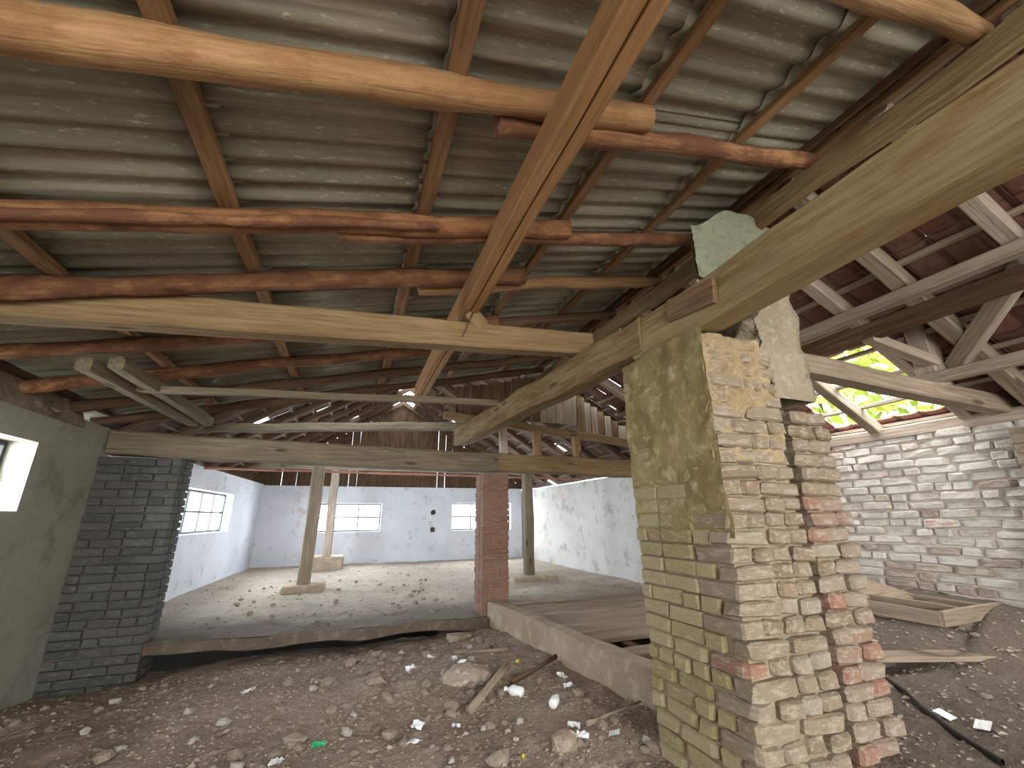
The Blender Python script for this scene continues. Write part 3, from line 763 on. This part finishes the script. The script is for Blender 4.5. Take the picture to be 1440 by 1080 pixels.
# ------------------------------------------------------------------ roof of the back hall (steeper, tiled)
SB = 0.62; RGX = 1.14
zb = lambda x: 1.98 + SB * (x + 2.5) if x < RGX else 1.98 + SB * (4.78 - x)
BR = thing('ceiling_back', None, None, kind='structure')
ab = math.atan(SB)


def far_tiles(side):
    V, F = [], []; rg = random.Random(side + 5)
    for row in range(13):
        s0 = row * 0.33
        for k in range(30):
            y = 5.75 + k * 0.235
            if rg.random() < 0.02: continue
            v_, f_ = chamfer_box(0.38, 0.225, 0.014, 0.003)
            n = len(V); dz = rg.uniform(-.006, .006); tl = rg.uniform(-.03, .03)
            for p in v_:
                s = s0 + p[0]; h = 0.11 + p[2] + dz + p[0] * -0.06 + p[1] * tl
                xx = s * math.cos(ab) - h * math.sin(ab); zz = s * math.sin(ab) + h * math.cos(ab)
                V.append(((-2.62 + xx) if side < 0 else (4.90 - xx), y + p[1], 1.98 - 0.07 + zz))
            F += [[n + a for a in q_] for q_ in f_] if side < 0 else [[n + a for a in q_][::-1] for q_ in f_]
    o = link('roof_tiles', mesh('roof_tiles', V, F), 'tile_far', BR); o['kind'] = 'stuff'


far_tiles(-1); far_tiles(1)
for row in range(13):
    for side in (-1, 1):
        s = row * 0.33 + 0.05; x = -2.6 + s * math.cos(ab) if side < 0 else 4.88 - s * math.cos(ab); z = 1.91 + s * math.sin(ab) + 0.105
        beam('roof_lath', (x, 5.7, z), (x, 12.6, z), 0.045, 0.03, 'old', parent=BR, seed=row * 2 + side, j=0.004)
for k in range(9):
    y = 5.95 + k * 0.8
    for side, wd in ((-1, 'window side'), (1, 'far side')):
        x0 = -2.6 if side < 0 else 4.88
        lab = ('dark rafter of the tiled back hall roof rising from the wall with the barred window' if side < 0 else 'dark rafter of the tiled back hall roof falling to the stained white wall')
        beam('back_rafter', (x0, y, 1.98 + 0.0), (RGX, y, 1.98 + SB * abs(RGX - x0) - 0.02), 0.09, 0.11, 'log_dark', lab, 'rafter', seed=k + 50, j=0.004, group='back hall rafters over the ' + ('barred window wall' if side < 0 else 'stained white wall'))
# gable of the back hall above the back wall, dark boards
BG = thing('back_gable', 'dark boarded gable above the far whitewashed wall', 'boards', (0, 12.45, 1.9))
x = -2.45; rg = random.Random(31)
while x < 4.7:
    wd = rg.uniform(0.16, 0.24); top = zb(x + wd / 2) + 0.05
    if top > 2.0 and rg.random() > -1:
        ya = -0.014 if rg.random() < .5 else 0.014
        beam('board', (x + wd / 2, ya, 0), (x + wd / 2, ya, top - 1.9), wd + 0.004 if rg.random() < 0.85 else wd - 0.01, 0.025, 'log_dark', parent=BG, seg=3, j=0.002, seed=int(x * 100) & 0xff)
    x += wd
# ties, posts and laths inside the back hall
beam('back_tie', (-2.3, 7.2, 2.33), (1.75, 5.85, 2.36), 0.12, 0.11, 'old', 'brown timber set askew across the hall just behind the cross beam', 'beam', j=0.01, seed=60)
beam('red_pole', (-2.3, 8.25, 1.895), (4.6, 8.25, 1.85), 0.04, 0.04, 'red', 'thin reddish pole stretched across the back hall', 'pole', rnd=True, j=0.004, seed=61)
beam('back_tie', (-2.5, 8.13, 2.12), (4.78, 8.0, 2.12), 0.13, 0.13, 'grey', 'straight grey tie resting on the two nearer wooden posts of the back hall', 'beam', seed=62)
beam('back_tie', (-2.5, 11.4, 2.3), (4.78, 11.4, 2.3), 0.13, 0.13, 'grey', 'straight grey tie over the slim pale post by the back window', 'beam', seed=63)


def post(x, y, top, wd, mat, lab, fw=0.5, fh=0.12, lean=0.0):
    t = thing('wooden_post', lab, 'post', (x, y, 0))
    s = beam('shaft', (0, 0, fh * 0.5), (lean, 0, top), wd, wd, mat, parent=t, seg=8, j=0.008, seed=int(abs(x) * 100) & 0xff)
    V, F = chamfer_box(fw, fw * 0.8, fh, 0.02, 0.012)
    link('footing', mesh('footing', V, F), 'concrete', t, (0, 0, fh / 2 - 0.02))
    return t


post(-0.6, 8.13, 2.06, 0.19, 'grey', 'pale grey wooden post on a concrete block in front of the back window', 0.62, 0.13, 0.02)
post(-0.44, 11.4, 2.24, 0.18, 'pale', 'slim pale wooden post on a high block right by the back window', 0.75, 0.3, 0.0)
post(3.2, 7.95, 2.06, 0.17, 'old', 'brown wooden post on a block beside the red brick column', 0.85, 0.1, -0.01)

# ------------------------------------------------------------------ sill, deck, stacked boards
S = beam('sill_beam', (1.70, 5.36, -0.02), (2.0, 2.3, 0.02), 0.17, 0.32, 'concrete', 'long dusty sill beam between the red column and the thick pier', 'sill', j=0.014, seg=24, seed=70)
D = thing('plank_deck', 'dusty plank deck behind the long sill beam', 'deck', (1.8, 3.1, 0.1))
rg = random.Random(8)
for k in range(10):
    y = 3.42 + k * 0.215 if k else 3.2
    x0 = 1.98 - 0.1 * (y - 2.6)
    beam('plank', (x0 - 1.8 + 0.05, y - 3.1, 0.0 + rg.uniform(-.008, .008)), (4.72 - 1.8, y - 3.1 + rg.uniform(-.02, .02), rg.uniform(-.01, .01)), 0.2, 0.035, 'plank', parent=D, j=0.006, seed=k)
for x in (2.3, 3.4, 4.4): beam('joist', (x - 1.8, 0.05, -0.075), (x - 1.8, 2.3, -0.075), 0.09, 0.11, 'log_dark', parent=D)
def frame_stack(loc, L, W, rz, n, label, mat='plank', panel=False, tilt=None):
    t = thing('open_crate', label, 'crate', loc); t.rotation_euler = (tilt or R.uniform(-.03, .03), R.uniform(-.04, .04), rz)
    for s in (-1, 1): beam('side_board', (-L / 2, s * W / 2, 0.05), (L / 2, s * W / 2, 0.05), 0.03, 0.1, mat, parent=t)
    for k in range(n): beam('cross_board', (-L / 2 + L * k / (n - 1), -W / 2, 0.05), (-L / 2 + L * k / (n - 1), W / 2, 0.05), 0.03, 0.09, mat, parent=t)
    if panel:
        V, F = chamfer_box(L, W, 0.015, 0.003); link('panel', mesh('panel', V, F), mat, t, (0, 0, 0.105))
    return t


frame_stack((4.0, 3.1, 0.38), 1.3, 0.75, -0.25, 3, 'wooden crate with a panel on top lying beyond the brick buttress', panel=True, tilt=0.16)
frame_stack((4.32, 2.4, 0.36), 1.1, 0.6, 0.1, 4, 'open wooden crate of boards lying by the whitewashed wall')
frame_stack((3.6, 3.2, 0.12), 1.6, 0.5, -0.1, 3, 'low open crate half hidden behind the panelled crate')
beam('loose_plank', (3.1, 2.45, 0.17), (4.4, 1.75, 0.22), 0.16, 0.03, 'plank', 'loose plank lying across the earth before the wooden crates', 'plank')
beam('loose_plank', (3.0, 2.75, 0.10), (4.2, 2.45, 0.2), 0.10, 0.03, 'pale', 'pale narrow plank tucked under the panelled crate', 'plank')
beam('loose_plank', (4.45, 2.6, 0.42), (4.62, 4.1, 0.36), 0.12, 0.04, 'plank', 'dusty plank along the foot of the whitewashed wall', 'plank')

# ------------------------------------------------------------------ rubble and litter on the earth floor
def ico(r, j, sub, rnd, sq=(1, 1, 1)):
    bm = bmesh.new(); bmesh.ops.create_icosphere(bm, subdivisions=sub, radius=r)
    for v in bm.verts:
        k = 1 + rnd.uniform(-j, j); v.co = Vector((v.co.x * k * sq[0], v.co.y * k * sq[1], v.co.z * k * sq[2]))
    me = bpy.data.meshes.new('stone'); bm.to_mesh(me); bm.free(); return me


rg = random.Random(14)
st = [ico(0.5, 0.25, 1, rg, (1.2, 0.9, 0.7)) for _ in range(8)]
for me in st: me.materials.append(M['stone'])
ws = [ico(0.5, 0.28, 1, rg, (1.1, 0.8, 0.75)) for _ in range(6)]
for me in ws: me.materials.append(M['white_stone'])


def drop(name, me, x, y, s, label, cat, group=None, sink=0.25):
    o = bpy.data.objects.new(name, me); COL.objects.link(o)
    o.location = (x, y, hz(x, y) + s * (0.35 - sink)); o.scale = (s, s, s)
    o.rotation_euler = (rg.uniform(-.3, .3), rg.uniform(-.3, .3), rg.uniform(0, 6.28))
    return tag(o, label, cat, group, 'thing')


n = 0
while n < 230:
    x, y = rg.uniform(-2.2, 1.75), rg.uniform(2.1, 5.2)
    if x > 1.95 - 0.1 * (y - 2.3) - 0.25: continue
    if rg.random() > 0.35 + 0.65 * sm(-1.2, 0.5, x): continue
    drop('rubble_stone', rg.choice(st), x, y, rg.uniform(0.025, 0.075) if rg.random() < 0.88 else rg.uniform(0.08, 0.13), 'brown lump of rubble lying on the earth floor', 'stone', 'rubble lumps on the earth floor'); n += 1
n = 0
while n < 40:
    x, y = rg.uniform(-1.6, 1.7), rg.uniform(2.3, 4.9)
    if x > 1.95 - 0.1 * (y - 2.3) - 0.25: continue
    drop('lime_lump', rg.choice(ws), x, y, rg.uniform(0.03, 0.075), 'pale lime lump lying on the earth floor', 'stone', 'pale lime lumps on the earth floor', 0.15); n += 1
n = 0
while n < 35:
    x, y = rg.uniform(2.55, 4.3), rg.uniform(1.2, 2.6)
    drop('rubble_stone', rg.choice(st), x, y, rg.uniform(0.02, 0.06), 'small brown lump on the dark earth beyond the brick buttress', 'stone', 'small lumps beyond the buttress'); n += 1
n = 0
while n < 45:
    x, y = rg.uniform(-1.4, 1.4), rg.uniform(5.5, 9.5)
    s_ = rg.uniform(0.03, 0.08); o = drop('rubble_stone', rg.choice(st), x, y, s_, 'small dusty lump lying on the raised concrete floor', 'stone', 'lumps on the raised floor'); o.location.z = 0.02 + s_ * 0.15; n += 1
# gravel
V, F = [], []; V0, F0 = V, F; V1, F1 = [], []
for k in range(12000):
    x, y = rg.uniform(-2.4, 4.6), rg.uniform(0.8, 5.25)
    if k % 3 == 0: x, y = rg.uniform(-1.4, 1.7), rg.uniform(2.2, 5.0)
    if y > 3.0 and x > 1.6: continue
    up_ = 0; V, F = V0, F0
    if k % 10 == 1: x, y = rg.uniform(-2.2, 4.4), rg.uniform(5.5, 11.5); up_ = 1; V, F = V1, F1
    s = rg.uniform(0.005, 0.016) * (1.2 if up_ else 1) * (1.9 if rg.random() < .06 else 1); z = hz(x, y) if not up_ else 0.018 * fbm(x * 2.2, y * 2.2, 1.0); n = len(V); a = rg.uniform(0, 6.28)
    for dx, dy, dz in ((1, rg.uniform(-.4, .4), rg.uniform(0, .4)), (-.5, .8, rg.uniform(0, .5)), (-.6, -.8, rg.uniform(0, .4)), (rg.uniform(-.4, .4), rg.uniform(-.4, .4), rg.uniform(.4, .8)), (0, 0, -.6)):
        ex, ey = dx * math.cos(a) - dy * math.sin(a), dx * math.sin(a) + dy * math.cos(a)
        V.append((x + ex * s, y + ey * s, z + dz * s))
    F += [[n, n + 1, n + 3], [n + 1, n + 2, n + 3], [n + 2, n, n + 3], [n + 1, n, n + 4], [n + 2, n + 1, n + 4], [n, n + 2, n + 4]]
g1 = link('gravel', mesh('gravel', V1, F1), 'slab'); tag(g1, 'dusty crumbs scattered over the raised concrete floor', 'gravel', kind='stuff')
gv = link('gravel', mesh('gravel', V0, F0), 'stone'); tag(gv, 'fine gravel and crumbs scattered over the earth floor', 'gravel', kind='stuff')


def crumple(w_, h_, rnd, amp=0.35):
    n = 5; V, F = [], []
    for k in range(n + 1):
        for i in range(n + 1):
            V.append(((i / n - .5) * w_, (k / n - .5) * h_, rnd.uniform(-1, 1) * amp * w_ * 0.35 + 0.3 * amp * w_))
    for k in range(n):
        for i in range(n):
            a = k * (n + 1) + i; F.append((a, a + 1, a + n + 2, a + n + 1))
    V2 = [(x, y, z - 0.003) for x, y, z in V]; m_ = len(V)
    F2 = [tuple(m_ + a for a in q_)[::-1] for q_ in F]
    return mesh('scrap', V + V2, F + F2)


def bottle(name, x, y, rz, L, r, label, mat='white'):
    t = thing(name, label, 'bottle', (x, y, hz(x, y) + r * 0.8)); t.rotation_euler = (0, R.uniform(-.1, .1), rz)
    prof = [(0, r * .85), (0.01, r), (L * .62, r), (L * .78, r * .55), (L * .85, r * .36), (L, r * .36)]
    V, F = [], []
    for px, pr in prof:
        for k in range(10): V.append((px - L / 2, pr * math.cos(k * .6283), pr * math.sin(k * .6283)))
    for i in range(5):
        for k in range(10): F.append((i * 10 + k, i * 10 + (k + 1) % 10, i * 10 + 10 + (k + 1) % 10, i * 10 + 10 + k))
    F.append(tuple(range(10))[::-1])
    link('body', mesh('body', V, F, True), mat, t)
    V, F = chamfer_box(L * .1, r * .8, r * .8, 0.004); link('cap', mesh('cap', V, F), mat, t, (L * .52, 0, 0))
    return t


rg = random.Random(77)
SCR = [(0.58, 4.10, 'white', 'crumpled white scrap leftmost of those below the slab edge'), (0.80, 4.42, 'white', 'crumpled white scrap in the middle below the slab edge'),
       (0.97, 4.22, 'white', 'larger crumpled white scrap in line with the red column'), (1.02, 4.12, 'white', 'bluish white flat scrap beside the larger crumpled one'),
       (0.75, 3.15, 'white', 'white scrap standing up on the bare earth mound'), (0.52, 3.22, 'white', 'faint white scrap left of the standing one'),
       (0.46, 2.97, 'white', 'white scrap low in the picture on the bare mound'), (1.36, 2.72, 'white', 'bright white torn scrap among lumps close to the pier'),
       (1.33, 2.55, 'white', 'dull white scrap just in front of the torn one'), (1.50, 2.50, 'white', 'thin pale paper bit flat on dark earth by the pier'),
       (1.62, 3.40, 'white', 'small white scrap by the yellow ball'), (1.58, 3.22, 'white', 'white scrap beside the sill beam middle'),
       (-0.62, 4.25, 'white', 'lone white scrap on the dark earth near the pilaster'), (-0.25, 3.05, 'white', 'greyish scrap under the green piece'),
       (2.98, 1.70, 'white', 'flat white card on the dark earth beyond the buttress'), (3.0, 1.56, 'white', 'crumpled whitish scrap beyond the flat card')]
for x, y, mt, lab in SCR:
    me = crumple(rg.uniform(0.05, 0.085), rg.uniform(0.05, 0.08), rg, 0.04 if 'flat' in lab else 0.5)
    o = link('paper_scrap', me, mt); o.location = (x, y, hz(x, y) + 0.02); o.rotation_euler = (rg.uniform(-.3, .3), rg.uniform(-.3, .3), rg.uniform(0, 6)); tag(o, lab, 'scrap', None, 'thing')
me = crumple(0.07, 0.06, rg, 0.3); o = link('plastic_piece', me, 'green'); o.location = (-0.05, 3.14, hz(-0.05, 3.14) + 0.03); tag(o, 'bright green plastic piece on the bare earth', 'plastic', None, 'thing')
me = ico(0.017, 0.03, 2, rg); me.materials.append(M['yellow']); o = link('ball', me, None); o.location = (1.43, 3.86, hz(1.43, 3.86) + 0.02); tag(o, 'tiny yellow ball beside white scraps on the earth mound', 'ball', None, 'thing')
me = ico(0.012, 0.3, 1, rg); me.materials.append(M['yellow']); o = link('plastic_piece', me, None); o.location = (1.0, 2.62, hz(1.0, 2.62) + 0.015); tag(o, 'small yellow fragment low in the picture', 'plastic', None, 'thing')
bottle('bottle', 1.22, 3.36, 2.3, 0.14, 0.035, 'whitish plastic bottle lying at the thick end of the stick')
bottle('bottle', 1.38, 3.02, 0.9, 0.12, 0.03, 'whitish plastic bottle lying closest to the thick pier')
beam('stick', (0.85, 3.20, hz(.85, 3.2) + 0.06), (1.30, 3.72, hz(1.3, 3.72) + 0.05), 0.05, 0.05, 'grey', 'thick broken stick lying on the earth mound', 'stick', rnd=True, j=0.006)
beam('stick', (1.25, 3.5, hz(1.25, 3.5) + 0.04), (1.72, 3.72, hz(1.72, 3.72) + 0.05), 0.035, 0.035, 'log_dark', 'dark stick crossing behind the thick broken stick', 'stick', rnd=True, j=0.006)
beam('stick', (1.40, 2.62, hz(1.4, 2.62) + 0.03), (1.86, 2.75, hz(1.8, 2.75) + 0.03), 0.02, 0.02, 'grey', 'thin twig pointing at the thick pier', 'stick', rnd=True, j=0.004)
beam('stick', (1.0, 4.35, hz(1.0, 4.35) + 0.03), (1.45, 4.15, hz(1.45, 4.15) + 0.03), 0.03, 0.03, 'grey', 'short stick below the foot of the red column', 'stick', rnd=True, j=0.004)
me = ico(0.14, 0.12, 2, rg, (1.5, 1.0, 0.8)); me.materials.append(M['stone']); o = link('rubble_stone', me, None); o.location = (0.98, 3.75, hz(.98, 3.75)); tag(o, 'biggest earth clod behind the thick broken stick', 'stone', None, 'thing')
me = ico(0.06, 0.15, 2, rg, (1.3, 1.0, 0.9)); me.materials.append(M['stone']); o = link('rubble_stone', me, None); o.location = (1.22, 2.56, hz(1.22, 2.56) + .02); tag(o, 'rounded grey stone beside the dull white scrap', 'stone', None, 'thing')
V, F = chamfer_box(0.24, 0.12, 0.07, 0.008, 0.006); o = link('brick', mesh('brick', V, F), 'brick'); o.location = (1.2, 5.02, hz(1.2, 5.02) + .04); o.rotation_euler = (.1, .1, .3); tag(o, 'loose whole brick at the foot of the slab edge', 'brick', None, 'thing')
# black cable on the right
pts = [(3.25, 2.12), (3.12, 1.95), (2.98, 1.80), (2.86, 1.60), (2.72, 1.38)]
V, F = [], []
for i, (x, y) in enumerate(pts):
    for k in range(6): V.append((x + 0.014 * math.cos(k * 1.047), y, hz(x, y) + 0.016 + 0.014 * math.sin(k * 1.047)))
for i in range(len(pts) - 1):
    for k in range(6): F.append((i * 6 + k, i * 6 + (k + 1) % 6, i * 6 + 6 + (k + 1) % 6, i * 6 + 6 + k))
o = link('cable', mesh('cable', V, F, True), 'rope'); tag(o, 'black cable snaking over the dark earth beside the flat card', 'cable', None, 'thing')

# ------------------------------------------------------------------ trees seen through the openings
def tree(name, loc, h, rad, mat, label, nl, seed, leaf=0.12):
    rg = random.Random(seed); t = thing(name, label, 'tree', loc)
    beam('trunk', (0, 0, 0), (0.1, 0, h * 0.7), 0.16, 0.16, 'trunk', parent=t, rnd=True, taper=0.4)
    V, F = [], []
    for _ in range(nl):
        d = Vector((rg.gauss(0, 1), rg.gauss(0, 1), rg.gauss(0, 1))).normalized() * rad * rg.uniform(0.35, 1) ** 0.6
        c = Vector((0, 0, h * 0.62)) + Vector((d.x, d.y, d.z * h * 0.42 / rad))
        a = Vector((rg.uniform(-1, 1), rg.uniform(-1, 1), rg.uniform(-1, 1))).normalized() * leaf; b = a.orthogonal().normalized() * leaf * 0.45
        n = len(V); V += [tuple(c - a), tuple(c + b), tuple(c + a), tuple(c - b)]; F.append((n, n + 1, n + 2, n + 3))
    o = link('foliage', mesh('foliage', V, F), mat, t); o['kind'] = 'stuff'
    return t


tree('bush', (-5.2, 10.0, -0.6), 3.2, 1.0, 'leaf', 'green bush outside the barred window of the back hall', 900, 1)
tree('tree', (8.4, 5.6, -0.6), 5.6, 2.2, 'leaf_y', 'yellow green tree outside behind the hole in the tiled roof', 2600, 2, 0.16)
